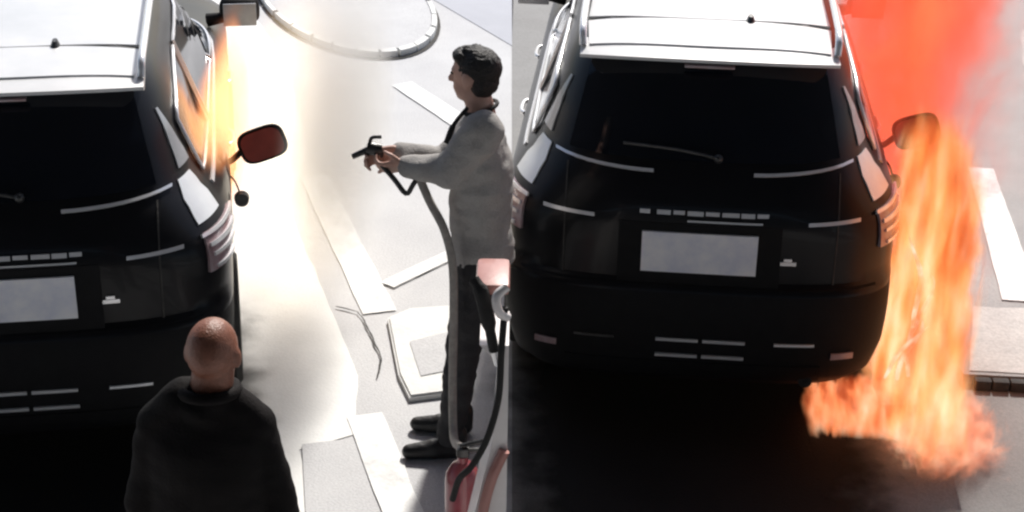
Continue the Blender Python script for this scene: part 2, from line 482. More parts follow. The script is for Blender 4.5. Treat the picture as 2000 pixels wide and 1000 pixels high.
def side_patch(name, sd, y0, y1, z0, z1, mat, parent, off=.004, th=.01, n=10, m=4, lo=None, hi=None):
    rows = []
    for i in range(m):
        t = i / (m - 1); row = []
        for k in range(n):
            u = k / (n - 1)
            a = z0 + (lo(u) if lo else 0); b = z1 + (hi(u) if hi else 0)
            z = a + (b - a) * t; y = y0 + (y1 - y0) * u
            yy = max(y, lerp_tab(YT_T, z) + 1e-3)
            row.append((z, s_of_y(z, yy), sd))
        rows.append(row)
    return patch(name, rows, mat, parent, off, th)
def outline(sd, y0, y1, z0, z1, lo=None, hi=None, n=10, off=.008):
    pts = []
    def q(u, top):
        z = (z1 + (hi(u) if hi else 0)) if top else (z0 + (lo(u) if lo else 0))
        y = max(y0 + (y1 - y0) * u, lerp_tab(YT_T, z) + 1e-3)
        s = s_of_y(z, y)
        return Pbody(z, s, sd) + Nbody(z, s, sd) * off
    pts += [q(k / n, False) for k in range(n + 1)]
    a, b = pts[-1], q(1, True); pts += [a.lerp(b, .5)]
    pts += [q(1 - k / n, True) for k in range(n + 1)]
    pts += [pts[-1].lerp(pts[0], .5)]
    return pts

def build_car(label, loc, rz):
    car = thing('parked_car', label, 'car', loc, rz, 'black cars standing in the forecourt bays')
    # body: loft of plan outlines
    zs = [.22, .26, .30, .36, .42, .5, .58, .66, .70, .725, .75, .80, .88, .95, 1.0, 1.03, 1.06, 1.09, 1.12, 1.16, 1.20, 1.24, 1.28, 1.34, 1.40, 1.46, 1.52, 1.58, 1.62, 1.65, 1.675, 1.69, 1.70, 1.71, 1.715]
    half = [k / 16 for k in range(17)] + [1 + k / 12 for k in range(1, 13)] + [2 + k / 8 for k in range(1, 9)]
    ring = [(s, 1) for s in half] + [(s, -1) for s in reversed(half[1:-1])]
    vs = [Pbody(z, s, sd) for z in zs for s, sd in ring]
    n = len(ring); fs = []
    for i in range(len(zs) - 1):
        for k in range(n):
            l = (k + 1) % n
            fs.append((i * n + k, i * n + l, (i + 1) * n + l, (i + 1) * n + k))
    fs.append(tuple(range(n - 1, -1, -1)))
    fs.append(tuple((len(zs) - 1) * n + k for k in range(n)))
    body = mesh_obj('body', vs, fs, 'car_paint', car, True, 50)
    body.data.materials.append(MATS['black_trim'])
    for p in body.data.polygons:
        if p.center.z < .70: p.material_index = 1      # unpainted lower cladding and bumper
    # roof skin: crowned panel with seams, sky reflection painted as pale colour
    def roof_piece(name, y0, y1, xw0, xw1, mat, zadd=0.0):
        rows, nx, ny = [], 12, 6
        v, f = [], []
        for j in range(ny + 1):
            y = y0 + (y1 - y0) * j / ny
            wq = xw0 + (xw1 - xw0) * j / ny
            for i in range(nx + 1):
                u = -1 + 2 * i / nx
                x = wq * u
                z = 1.735 + zadd - .028 * abs(u) ** 3 - .012 * ((y - 1.3) / 1.0) ** 2
                v.append((x, y + (0.05 * u * u if j == 0 else 0), z))
        N = len(v)
        for j in range(ny):
            for i in range(nx):
                a = j * (nx + 1) + i
                f.append((a, a + 1, a + nx + 2, a + nx + 1))
        v += [(a, b, c - .05) for a, b, c in v]
        per = list(range(nx + 1)) + [(j + 1) * (nx + 1) - 1 for j in range(1, ny + 1)][0:] + [ny * (nx + 1) + i for i in range(nx - 1, -1, -1)] + [j * (nx + 1) for j in range(ny - 1, 0, -1)]
        per = list(dict.fromkeys(per))
        for k in range(len(per)):
            a, b = per[k], per[(k + 1) % len(per)]
            f.append((b, a, N + a, N + b))
        return mesh_obj(name, v, f, mat, car, True, 40)
    roof_piece('roof_panel', .42, .80, .535, .56, 'roof_sky_sheen')
    roof_piece('roof_panel', .812, 2.35, .56, .55, 'roof_sky_sheen')
    # spoiler lip above the rear window
    v, f = [], []
    prof = [(.30, 1.70), (.30, 1.685), (.36, 1.665), (.50, 1.68), (.50, 1.715), (.42, 1.718)]
    nx = 16
    for i in range(nx + 1):
        u = -1 + 2 * i / nx
        for y, z in prof: v.append((u * .575, y + .10 * abs(u) ** 3, z - .03 * abs(u) ** 3))
    m = len(prof)
    for i in range(nx):
        for k in range(m):
            l = (k + 1) % m
            f.append((i * m + k, i * m + l, (i + 1) * m + l, (i + 1) * m + k))
    f += [tuple(range(m)), tuple(nx * m + k for k in range(m - 1, -1, -1))]
    sp = mesh_obj('spoiler', v, f, 'roof_sky_sheen', car, True, 40)
    box('brake_light', (0, .31, 1.668), (.22, .03, .012), 'lamp_lens', sp, bevel=.003)
    # rear window
    rows = []
    for i in range(9):
        t = i / 8; z = 1.275 + .375 * t
        hw = .60 - .085 * t
        sag = lambda x: .0
        rows.append(tail_row(z, -hw, hw, 17))
    patch('rear_window', rows, 'tinted_glass', car, .005, .012)
    # belt chrome line at the foot of the glass, brightest at the ends
    for sd in (-1, 1):
        tail_patch('chrome_strip', sd * .22, sd * .66, 1.225, 1.236, 'chrome', car, .010, .016, 10, 2, zf=lambda x: .05 * max(0, abs(x) - .25) ** 1.3)
    # corner shoulders painted as sky highlights, quarter glass greyed for its reflection
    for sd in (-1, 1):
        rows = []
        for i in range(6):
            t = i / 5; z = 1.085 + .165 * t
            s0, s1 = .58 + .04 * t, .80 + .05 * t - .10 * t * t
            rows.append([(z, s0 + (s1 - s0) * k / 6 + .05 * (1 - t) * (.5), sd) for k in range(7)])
        patch('shoulder_highlight', rows, 'silver_trim_glint', car, .006, .012)
        rows = []
        for i in range(6):
            t = i / 5; z = 1.285 + .24 * t
            s0 = .66 - .02 * t; s1 = s0 + .11 * (1 - t) + .02
            rows.append([(z, s0 + (s1 - s0) * k / 4, sd) for k in range(5)])
        patch('quarter_window', rows, 'quarter_glass', car, .006, .012)
    # tail lights wrapping the corners
    for sd in (-1, 1):
        rows = []
        for i in range(5):
            t = i / 4; z = .90 + .155 * t
            rows.append([(z, .60 + .0 * t + (.92 - .60) * k / 9, sd) for k in range(10)])
        tl = patch('tail_light', rows, 'lamp_lens', car, .012, .02)
        for z, s0, s1 in ((1.045, .58, .94), (1.005, .62, .93), (.965, .64, .92), (.915, .66, .91)):
            rows = [[(z + dz, s0 + (s1 - s0) * k / 9, sd) for k in range(10)] for dz in (-.007, .007)]
            patch('light_bar', rows, 'chrome', tl, .02, .012)
        tail_patch('chrome_strip', sd * .47, sd * .70, 1.03, 1.045, 'chrome', car, .010, .016, 8, 2)
    # chrome lettering strip over the plate: short blurred segments
    x = -.27
    for wd, g in ((.045, .03), (.06, .012), (.05, .012), (.07, .01), (.06, .012), (.075, .008), (.06, .01), (.05, 0)):
        tail_patch('letter', x, x + wd, 1.065 + random.uniform(-.003, .003), 1.083, 'chrome', car, .010, .014, 3, 2)
        x += wd + g
    tail_patch('garnish', -.06, .27, 1.035, 1.043, 'chrome', car, .008, .012, 8, 2)
    # plate in its recess
    tail_patch('plate_recess', -.36, .36, .735, 1.025, 'black_trim', car, .003, .008, 9, 5)
    pl = tail_patch('number_plate', -.255, .255, .79, .985, 'plate', car, .014, .012, 9, 5)
    # small badge, bumper slots, reflectors
    tail_patch('badge', .36, .43, .845, .862, 'chrome', car, .008, .01, 4, 2)
    tail_patch('badge', .375, .41, .864, .878, 'chrome', car, .008, .01, 4, 2)
    for z in (.475, .395):
        for x0, x1 in ((-.17, .02), (.04, .23)):
            tail_patch('bumper_strip', x0, x1, z - .007, z + .007, 'chrome', car, .008, .014, 6, 2)
    for sd in (-1, 1):
        tail_patch('bumper_strip', sd * .36, sd * .54, .468, .480, 'silver_trim_glint' if sd > 0 else 'metal_dark', car, .008, .014, 6, 2)
        tail_patch('reflector', sd * .62, sd * .72, .40, .43, 'lamp_lens', car, .008, .014, 5, 2)
    tail_patch('bumper_insert', -.58, .58, .27, .36, 'black_trim', car, .006, .012, 11, 3)
    tail_patch('bumper_seam', -.80, .80, .728, .736, 'black_trim', car, .003, .008, 21, 2)
    for sd in (-1, 1):
        rows = [[(z, s_of_x(z, .60 + dx), sd) for dx in (0, .007)] for z in (.745, .80, .86, .93, 1.0, 1.06, 1.12, 1.18, 1.22)]
        patch('panel_gap', rows, 'dark_joint', car, .0025, .006)
    # wiper
    pv = Pbody(1.30, s_of_x(1.30, .06), 1) + Vector((0, -.03, 0))
    wp = tube('wiper', smooth_path([pv, Pbody(1.325, s_of_x(1.325, .12), -1) + Vector((0, -.022, 0)), Pbody(1.335, s_of_x(1.335, .36), -1) + Vector((0, -.02, 0))], 5), .008, 'metal_dark', car, 6)
    bm = bmesh.new(); bmesh.ops.create_icosphere(bm, subdivisions=2, radius=.022, matrix=Matrix.Translation(pv)); bm_obj('wiper_pivot', bm, 'metal_dark', wp)
    # side windows with chrome frames, pillars between
    for sd in (-1, 1):
        for y0, y1, lo, hi in ((.62, 1.28, (lambda u: .02 - .02 * u), (lambda u: -.10 + .12 * u ** .6)), (1.36, 2.20, (lambda u: -.01 * u), (lambda u: .02)), (2.28, 3.0, (lambda u: -.01 - .01 * u), (lambda u: .02 - .36 * u ** 1.4))):
            win = side_patch('side_window', sd, y0, y1, 1.18, 1.54, 'tinted_glass', car, .004, .010, 10, 5, lo, hi)
            tube('window_frame', outline(sd, y0, y1, 1.18, 1.54, lo, hi), .009, 'chrome', win, 6, True)
        # door seams and handles
        for y in (1.32, 2.24, 3.1):
            side_patch('door_seam', sd, y - .004, y + .004, .36, 1.14, 'black_trim', car, .002, .006, 2, 8)
        side_patch('sill', sd, .95, 3.6, .23, .33, 'black_trim', car, .012, .02, 8, 3)
        for y in (1.45, 2.38):
            h0 = Pbody(.99, s_of_y(.99, y), sd); h1 = Pbody(.99, s_of_y(.99, y + .2), sd)
            tube('door_handle', smooth_path([h0, h0 + Vector((sd * .02, .04, 0)), h1 + Vector((sd * .02, -.04, 0)), h1], 4), .012, 'chrome', car, 8)
        side_patch('chrome_strip', sd, .62, 3.1, 1.135, 1.15, 'chrome', car, .006, .012, 14, 2)
        # roof rail
        pts = [(sd * .565, .47, 1.69), (sd * .57, .52, 1.755), (sd * .575, .75, 1.775), (sd * .58, 1.5, 1.785), (sd * .575, 2.2, 1.765), (sd * .56, 2.36, 1.68)]
        tube('roof_rail', smooth_path(pts, 5), .017, 'chrome', car, 8)
        # mirror
        base = Vector((sd * .80, 3.08, 1.13))
        mr = tube('side_mirror', [base, Vector((sd * .90, 3.06, 1.15))], [.04, .03], 'black_trim', car, 8)
        bm = bmesh.new()
        bmesh.ops.create_uvsphere(bm, u_segments=20, v_segments=12, radius=1)
        for vv in bm.verts:
            c = vv.co
            q = lambda a: math.copysign(abs(a) ** .6, a)
            vv.co = Vector((sd * .985 + q(c.x) * .115, 3.06 + c.y * .09 + (.02 if c.y < 0 else 0), 1.19 + q(c.z) * .085))
        bm_obj('mirror_shell', bm, 'black_trim', mr, True, None)
        box('mirror_glass', (sd * .985, 2.965, 1.19), (.185, .012, .13), 'quarter_glass', mr, bevel=.004)
    # antenna fin and roof bolts
    bm = bmesh.new()
    bmesh.ops.create_cone(bm, cap_ends=True, segments=16, radius1=.030, radius2=.016, depth=.026, matrix=Matrix.Translation((.19, .815, 1.742)) @ Matrix.Diagonal((.7, 1.6, 1, 1)))
    bm_obj('roof_antenna', bm, 'metal_dark', car)
    # fuel door opened on the right rear quarter: pocket, flap, hinge, cap
    fy, fz = 1.08, 1.02
    side_patch('fuel_pocket', 1, fy - .10, fy + .10, fz - .09, fz + .09, 'black_trim', car, .003, .008, 5, 4)
    bx = Pbody(fz, s_of_y(fz, fy), 1).x
    v, f = [], []
    ol = []
    for k in range(36):
        t = 2 * math.pi * k / 36
        c, s = math.cos(t), math.sin(t)
        ol.append((math.copysign(abs(c) ** .55, c) * .115, math.copysign(abs(s) ** .62, s) * .085))
    def flap_shell(name, y0, y1, sc, mat, parent):
        ct, st = math.cos(R(18)), math.sin(R(18))
        vs = []
        for y in (y0, y1):
            for a, b in ol:
                a, b = a * sc, b * sc
                vs.append((bx + .165 + a * ct - b * st, y, fz + .075 + a * st + b * ct))
        nn = len(ol)
        fs = [(k, (k + 1) % nn, nn + (k + 1) % nn, nn + k) for k in range(nn)] + [tuple(range(nn - 1, -1, -1)), tuple(nn + k for k in range(nn))]
        return mesh_obj(name, vs, fs, mat, parent, True, 40)
    fl = flap_shell('fuel_flap', fy + .085, fy + .10, 1.0, 'black_trim', car)
    flap_shell('flap_glow_lining', fy + .079, fy + .0845, .86, 'flap_fireglow', fl)  # red tone paints the fire's backlight into the flap
    tube('flap_hinge', smooth_path([(bx - .02, fy + .09, fz - .02), (bx + .02, fy + .092, fz + .0), (bx + .07, fy + .092, fz + .045)], 4), .016, 'black_trim', fl, 8)
    cp = Vector((bx + .055, fy - .12, fz - .115))
    bm = bmesh.new()
    bmesh.ops.create_cone(bm, cap_ends=True, segments=20, radius1=.036, radius2=.033, depth=.035, matrix=Matrix.Translation(cp) @ Matrix.Rotation(R(90), 4, 'X'))
    fc = bm_obj('fuel_cap', bm, 'metal_dark', car)
    tube('cap_tether', smooth_path([(bx - .005, fy, fz - .03), (bx + .03, fy - .07, fz - .05), cp], 5), .004, 'rubber', fc, 6)
    # wheels in dark arches
    for sd in (-1, 1):
        for y in (.86, 3.55):
            rows = []
            for i in range(5):
                z = .23 + .47 * i / 4
                hw = .40 * math.sqrt(max(.02, 1 - ((z - .30) / .42) ** 2)) if z > .30 else .40
                rows.append([(z, s_of_y(z, max(y - hw + 2 * hw * k / 8, .15)), sd) for k in range(9)])
            patch('wheel_arch', rows, 'black_trim', car, .003, .01)
            bm = bmesh.new()
            prof = [(.21, -.10), (.30, -.112), (.335, -.085), (.34, 0), (.335, .085), (.30, .112), (.21, .10)]
            N = 36; rg = []
            for k in range(N):
                t = 2 * math.pi * k / N
                rg.append([bm.verts.new((sd * .80 + sd * a, y + r * math.cos(t), .34 + r * math.sin(t))) for r, a in prof])
            for k in range(N):
                for j in range(len(prof) - 1):
                    bm.faces.new((rg[k][j], rg[k][j + 1], rg[(k + 1) % N][j + 1], rg[(k + 1) % N][j]))
            wheel = bpy.data.objects.new('wheel', None); COL.objects.link(wheel); wheel.parent = car
            bm_obj('tyre', bm, 'rubber', wheel, True, 40)
            bm = bmesh.new()
            bmesh.ops.create_cone(bm, cap_ends=True, segments=28, radius1=.215, radius2=.215, depth=.02, matrix=Matrix.Translation((sd * .84, y, .34)) @ Matrix.Rotation(R(90), 4, 'Y'))
            for k in range(5):
                t = 2 * math.pi * k / 5
                box_bm(bm, (sd * .868, y + .11 * math.cos(t), .34 + .11 * math.sin(t)), (.03, .20, .05), Matrix.Rotation(t, 3, 'X'), .006)
            bm_obj('rim', bm, 'rim_metal', wheel)
    tube('exhaust_pipe', [(.52, .05, .27), (.52, .4, .27)], .032, 'metal_dark', car, 12)
    return car

RC_LOC, RC_H = Vector((.825, 6.80, 0)), 5.0      # the burning car (heading turned to the right)
LC_LOC, LC_H = Vector((-2.05, 6.22, 0)), -9.5    # the car at the sprayed bay
car_r = build_car('black car with flames along its right flank and sky reflection painted on its roof', RC_LOC, -R(RC_H))
car_l = copy_tree(car_r)
car_l.location = LC_LOC; car_l.rotation_euler = (0, 0, -R(LC_H))
car_l['label'] = 'black car with open fuel flap beside the man aiming a nozzle'
def in_car(loc, h, p):
    return loc + Matrix.Rotation(-R(h), 3, 'Z') @ Vector(p)

for i, (c, h, lab) in enumerate(((RC_LOC, RC_H, 'painted black shade on the ground under the tail of the burning car'), (LC_LOC, LC_H, 'painted black shade on the ground behind the car near the bald man'))):
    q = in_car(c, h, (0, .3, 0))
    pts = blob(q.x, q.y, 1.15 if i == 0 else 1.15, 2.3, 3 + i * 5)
    shade_material('ground_shade%d' % i)
    o = sheet('shade_patch', pts, .009, 'ground_shade%d' % i); tag(o, lab, 'stain', 'painted shade under the cars')  # dark patch stands for the car's shadow, not a stain

# ================================================================== PEOPLE
def capsule(bm, p0, r0, p1, r1, seg=20):
    p0, p1 = Vector(p0), Vector(p1)
    d = p1 - p0; L = d.length
    q = d.to_track_quat('Z', 'Y') if L > 1e-6 else Matrix.Identity(3).to_quaternion()
    prof = []
    for k in range(7):
        t = math.pi / 2 * k / 6
        prof.append((r0 * math.sin(t), -r0 * math.cos(t)))
    for k in range(7):
        t = math.pi / 2 * k / 6
        prof.append((r1 * math.cos(t), L + r1 * math.sin(t)))
    rings = []
    for r, z in prof:
        if r < 1e-5: rings.append([bm.verts.new(p0 + q @ Vector((0, 0, z)))])
        else: rings.append([bm.verts.new(p0 + q @ Vector((r * math.cos(2 * math.pi * k / seg), r * math.sin(2 * math.pi * k / seg), z))) for k in range(seg)])
    for a, b in zip(rings, rings[1:]):
        for k in range(seg):
            l = (k + 1) % seg
            if len(a) == 1 and len(b) == 1: continue
            if len(a) == 1: bm.faces.new((a[0], b[l], b[k]))
            elif len(b) == 1: bm.faces.new((a[k], a[l], b[0]))
            else: bm.faces.new((a[k], a[l], b[l], b[k]))
def ell(bm, c, r, rot=None):
    M = Matrix.Translation(c) @ (rot.to_4x4() if rot else Matrix.Identity(4)) @ Matrix.Diagonal((*r, 1))
    bmesh.ops.create_uvsphere(bm, u_segments=24, v_segments=16, radius=1.0, matrix=M)
def fuse(name, bm, mat, parent, voxel=.009, smooth=4, wrinkle=0.0, wscale=9.0):
    """one continuous skin over the joined volumes"""
    bmesh.ops.recalc_face_normals(bm, faces=bm.faces[:])
    me = bpy.data.meshes.new(name); bm.to_mesh(me); bm.free()
    t = bpy.data.objects.new(name, me); COL.objects.link(t)
    m = t.modifiers.new('r', 'REMESH'); m.mode = 'VOXEL'; m.voxel_size = voxel; m.use_smooth_shade = True
    m2 = t.modifiers.new('s', 'SMOOTH'); m2.factor = .5; m2.iterations = smooth
    dg = bpy.context.evaluated_depsgraph_get()
    dg.update()
    me2 = bpy.data.meshes.new_from_object(t.evaluated_get(dg))
    bpy.data.objects.remove(t); bpy.data.meshes.remove(me)
    if wrinkle:
        nr = [v.normal.copy() for v in me2.vertices]
        for v, n in zip(me2.vertices, nr):
            c = v.co
            k = mnoise.noise(Vector((c.x * wscale, c.y * wscale, c.z * wscale * 1.6))) + .5 * mnoise.noise(Vector((c.x * wscale * 2.3, c.y * wscale * 2.3, c.z * wscale * 3.5)))
            v.co = c + n * k * wrinkle
    me2.materials.clear(); me2.materials.append(MATS[mat])
    me2.shade_smooth()
    me2.name = name
    o = bpy.data.objects.new(name, me2); COL.objects.link(o); o.parent = parent
    return o
def head_parts(bm, c, f, h=.235):
    """skull, jaw, nose, ears, brow; c centre, f facing unit vector (level)"""
    f = Vector(f).normalized(); sdv = Vector((-f.y, f.x, 0)); up = Vector((0, 0, 1))
    rot = Matrix((f, sdv, up)).transposed()
    k = h / .235
    ell(bm, c + up * .02 * k - f * .01 * k, (.098 * k, .078 * k, .098 * k), rot)
    ell(bm, c - up * .045 * k + f * .022 * k, (.066 * k, .058 * k, .072 * k), rot)
    ell(bm, c - up * .088 * k + f * .045 * k, (.032 * k, .034 * k, .026 * k), rot)
    ell(bm, c + up * .022 * k + f * .068 * k, (.022 * k, .058 * k, .016 * k), rot)
    capsule(bm, c + up * .008 * k + f * .083 * k, .011 * k, c - up * .03 * k + f * .103 * k, .015 * k, 10)
    capsule(bm, c - up * .058 * k + f * .076 * k - sdv * .018 * k, .010 * k, c - up * .058 * k + f * .076 * k + sdv * .018 * k, .010 * k, 10)
    for sgn in (-1, 1):
        ell(bm, c - up * .005 * k - f * .008 * k + sdv * sgn * .081 * k, (.022 * k, .010 * k, .033 * k), rot)
    return f, sdv, up
def hand(bm, wrist, direction, palm_n, curl=.6, k=1.0, spread=1.0):
    """palm, four bent fingers of unequal length, thumb from the side of the palm"""
    d = Vector(direction).normalized(); n = Vector(palm_n); n = (n - d * n.dot(d)).normalized(); s = d.cross(n)
    w0 = Vector(wrist)
    for i, off in enumerate((-.030, -.010, .010, .030)):
        capsule(bm, w0 + s * off * .7 * k, .016 * k, w0 + d * .085 * k + s * off * k, .0125 * k, 12)
        base = w0 + d * .088 * k + s * off * k * spread
        L = (.030, .036, .034, .026)[i] * k
        p = base; ang = curl * .5
        for j in range(3):
            dd = d * math.cos(ang) + n * math.sin(ang)
            q = p + dd * L * (1, .8, .65)[j]
            capsule(bm, p, (.0105 - .001 * j) * k, q, (.0095 - .001 * j) * k, 10)
            p = q; ang += curl
    b = w0 + d * .025 * k - s * .030 * k
    q = b + (d * .6 - s * .5 + n * .5).normalized() * .045 * k
    capsule(bm, b, .014 * k, q, .011 * k, 10)
    capsule(bm, q, .011 * k, q + (d * .8 + n * .6).normalized() * .035 * k, .009 * k, 10)
def shoe(bm, heel, toe_dir, k=1.0):
    d = Vector(toe_dir).normalized(); heel = Vector(heel)
    capsule(bm, heel + Vector((0, 0, .042)), .041 * k, heel + d * .10 * k + Vector((0, 0, .046)), .045 * k, 14)
    capsule(bm, heel + d * .10 * k + Vector((0, 0, .042)), .044 * k, heel + d * .205 * k + Vector((0, 0, .034)), .033 * k, 14)
    capsule(bm, heel + Vector((0, 0, .06)), .042 * k, heel + Vector((0, 0, .12)), .043 * k, 14)

# ---- the man in the grey jacket, facing the left car, nozzle in both hands
foot = G(872, 884)
MY = foot.y
man = thing('person', 'person in grey jacket and dark trousers aiming a hose nozzle with both hands', 'person', (foot.x, foot.y, 0))
def mp(px, py, dy=0.0): return AY(px, py, MY + dy) - Vector((foot.x, foot.y, 0))
hip = mp(941, 490, .03); chest = mp(947, 300, .03); neck = mp(938, 212, .03); headc = mp(926, 146, .03)
shl = mp(944, 256, -.13); shr = mp(936, 236, .19)
ell_l = mp(880, 335, -.12); wr_l = mp(795, 322, -.02)
ell_r = mp(868, 316, .15); wr_r = mp(772, 298, .06)
kn_l = mp(905, 680, -.05); an_l = Vector((0.02, -.03, .09))
kn_r = mp(908, 650, .12); an_r = mp(893, 795, .17)
an_r.z = .09
hl = hip + Vector((0, -.085, -.02)); hr = hip + Vector((0, .085, -.02))
fdir = Vector((-.90, .42, 0)).normalized()
bm = bmesh.new()
head_parts(bm, headc, fdir, .24)
capsule(bm, headc + Vector((.01, 0, -.06)), .056, neck + Vector((.005, 0, -.03)), .062)
for a, ra, b, rb in ((neck, .055, chest, .09), (chest, .095, hip, .095), (shl, .045, shr, .045), (shl, .048, ell_l, .040), (ell_l, .039, wr_l, .027), (shr, .048, ell_r, .040), (ell_r, .039, wr_r, .027),
                     (hl, .078, kn_l, .052), (kn_l, .05, an_l, .036), (hr, .078, kn_r, .052), (kn_r, .05, an_r, .036)):
    capsule(bm, a, ra, b, rb)
gd = (mp(700, 303) - mp(760, 293)).normalized()
hand(bm, wr_l, (wr_r - wr_l) * .3 + gd * .8, (0, .6, .5), .75, 1.0)
hand(bm, wr_r, gd, (0, -.8, -.2), .85, 1.0)
fuse('body', bm, 'skin', man, .007, 3)
f_, s_, u_ = fdir, Vector((-fdir.y, fdir.x, 0)), Vector((0, 0, 1))
for sgn in (-1, 1):
    bm = bmesh.new(); ell(bm, headc + u_ * .006 + f_ * .083 + s_ * sgn * .03, (.010, .010, .007)); bm_obj('eye', bm, 'eye_dark', man)
# hair: thick cap with uneven tufts
bm = bmesh.new()
rot = Matrix((f_, s_, u_)).transposed()
ell(bm, headc + u_ * .036 - f_ * .022, (.099, .085, .086), rot)
ell(bm, headc - u_ * .018 - f_ * .048, (.058, .080, .070), rot)
ell(bm, headc + u_ * .080 + f_ * .040, (.052, .066, .034), rot)
for k in range(40):
    t = random.uniform(0, 2 * math.pi); e = random.uniform(.7, 1.5)
    dv = f_ * math.cos(t) * math.cos(e) + s_ * math.sin(t) * math.cos(e) + u_ * math.sin(e)
    p = headc + u_ * .030 - f_ * .016 + Vector((dv.x * .086, dv.y * .080, dv.z * .080))
    capsule(bm, p, .012, p + dv * .016 + f_ * .022, .004, 8)
fuse('hair', bm, 'hair_black', man, .005, 4, .003, 50)
# jacket
bm = bmesh.new()
for k in range(29):
    t = k / 28
    c = neck.lerp(hip, .10 + .95 * t)
    j, fr = min(7, int(t * 8)), t * 8 - min(7, int(t * 8))
    D = (.085, .115, .133, .138, .136, .134, .134, .137, .140); Wd = (.115, .185, .205, .200, .190, .180, .178, .180, .184)
    ell(bm, c + Vector((.0, 0, 0)), (D[j] + (D[j + 1] - D[j]) * fr, Wd[j] + (Wd[j + 1] - Wd[j]) * fr, .06))
for a, ra, b, rb in ((shl, .084, ell_l, .074), (ell_l, .074, wr_l - (wr_l - ell_l) * .06, .050), (shr, .078, ell_r, .064), (ell_r, .064, wr_r - (wr_r - ell_r) * .10, .048), (shl, .07, shr, .07)):
    capsule(bm, a, ra, b, rb)
jk = fuse('jacket', bm, 'jacket_grey', man, .009, 4, .013, 7)
# collar: a band round the neck running down the front opening
cpts = []
for k in range(20):
    t = 2 * math.pi * k / 20
    cpts.append(neck + Vector((.004 + .066 * math.cos(t), .070 * math.sin(t), .004 + .022 * math.cos(t))))
tube('collar', cpts, .009, 'collar_black', man, 8, True)
tube('lapel', smooth_path([neck + Vector((-.05, -.075, .03)), neck + Vector((-.105, -.085, -.04)), neck + Vector((-.135, -.085, -.12))], 5), [.009] * 6 + [.013] * 5, 'collar_black', man, 8)
# trousers
bm = bmesh.new()
for a, ra, b, rb in ((hip + Vector((0, -.065, .0)), .108, hip + Vector((0, .065, .0)), .108), (hl, .105, kn_l, .078), (kn_l, .076, an_l + Vector((0, 0, .02)), .060), (hr, .105, kn_r, .078), (kn_r, .076, an_r + Vector((0, 0, .02)), .060)):
    capsule(bm, a, ra, b, rb)
fuse('trousers', bm, 'trouser_dark', man, .010, 4, .010, 9)
for a, dv in ((an_l, (-1, -.1, 0)), (an_r, (-1, .1, 0))):
    bm = bmesh.new(); shoe(bm, Vector((a.x + .03, a.y, 0)), dv, 1.05); fuse('shoe', bm, 'shoe_black', man, .008, 2)

# nozzle and hose
tip = mp(688, 306, .03); body0 = mp(722, 291, .04); grip = wr_r + gd * .10
noz = thing('spray_nozzle', 'slim dark spray nozzle held out by the man in grey', 'nozzle', Vector((foot.x, foot.y, 0)) + tip)
T0 = tip
tube('barrel', [(0, 0, 0), body0 - T0], [.012, .015], 'metal_dark', noz, 10)
tube('valve', [body0 - T0 + Vector((-.012, 0, .004)), body0 - T0 + Vector((.05, .004, -.004))], [.030, .026], 'metal_dark', noz, 12)
tube('trigger', smooth_path([body0 - T0 + Vector((0, 0, .02)), body0 - T0 + Vector((.01, 0, .05)), body0 - T0 + Vector((.05, 0, .055))], 4), .008, 'metal_dark', noz, 8)
tube('handle', [body0 - T0 + Vector((.04, .004, -.004)), wr_r + gd * .06 - T0], [.017, .016], 'metal_dark', noz, 10)
tube('guard', smooth_path([mp(742, 318, -.02) - T0, mp(770, 350, -.06) - T0, mp(793, 378, -.08) - T0, mp(806, 362, -.08) - T0, mp(822, 335, -.06) - T0], 4), .011, 'metal_dark', noz, 8)
hz = G(903, 1085)
hose = tube('fire_hose', smooth_path([mp(815, 338, -.06), mp(840, 395, -.10), mp(868, 450, -.14), mp(884, 520, -.17), mp(886, 620, -.20), mp(884, 740, -.24), mp(886, 850, -.35), Vector((hz.x - foot.x - .01, hz.y - foot.y + .02, .50))], 8), .018, 'hose_grey', None, 10)
hose.location = (foot.x, foot.y, 0)
tag(hose, 'grey hose hanging from the nozzle along the trousers of the man in grey', 'hose')
# extinguisher the hose comes from
ex = thing('fire_extinguisher', 'small red fire extinguisher standing at the foot of the hose', 'extinguisher', (hz.x, hz.y, 0))
bm = bmesh.new()
prof = [(.0, .0), (.066, .0), (.072, .012), (.072, .36), (.066, .40), (.045, .435), (.022, .45), (.022, .475), (0, .475)]
N = 24; rg = [[bm.verts.new((r * math.cos(2 * math.pi * k / N), r * math.sin(2 * math.pi * k / N), z)) for k in range(N)] for r, z in prof[1:-1]]
for a, b in zip(rg, rg[1:]):
    for k in range(N): bm.faces.new((a[k], a[(k + 1) % N], b[(k + 1) % N], b[k]))
bm.faces.new(rg[0][::-1]); bm.faces.new(rg[-1])
bm_obj('cylinder', bm, 'extinguisher_red', ex)
box('valve_head', (0, 0, .495), (.05, .04, .04), 'metal_dark', ex, bevel=.008)
tube('lever', [(-.01, 0, .52), (.08, 0, .545)], .010, 'metal_dark', ex, 8)
tube('carry_handle', [(-.01, 0, .50), (.085, 0, .505)], .010, 'metal_dark', ex, 8)

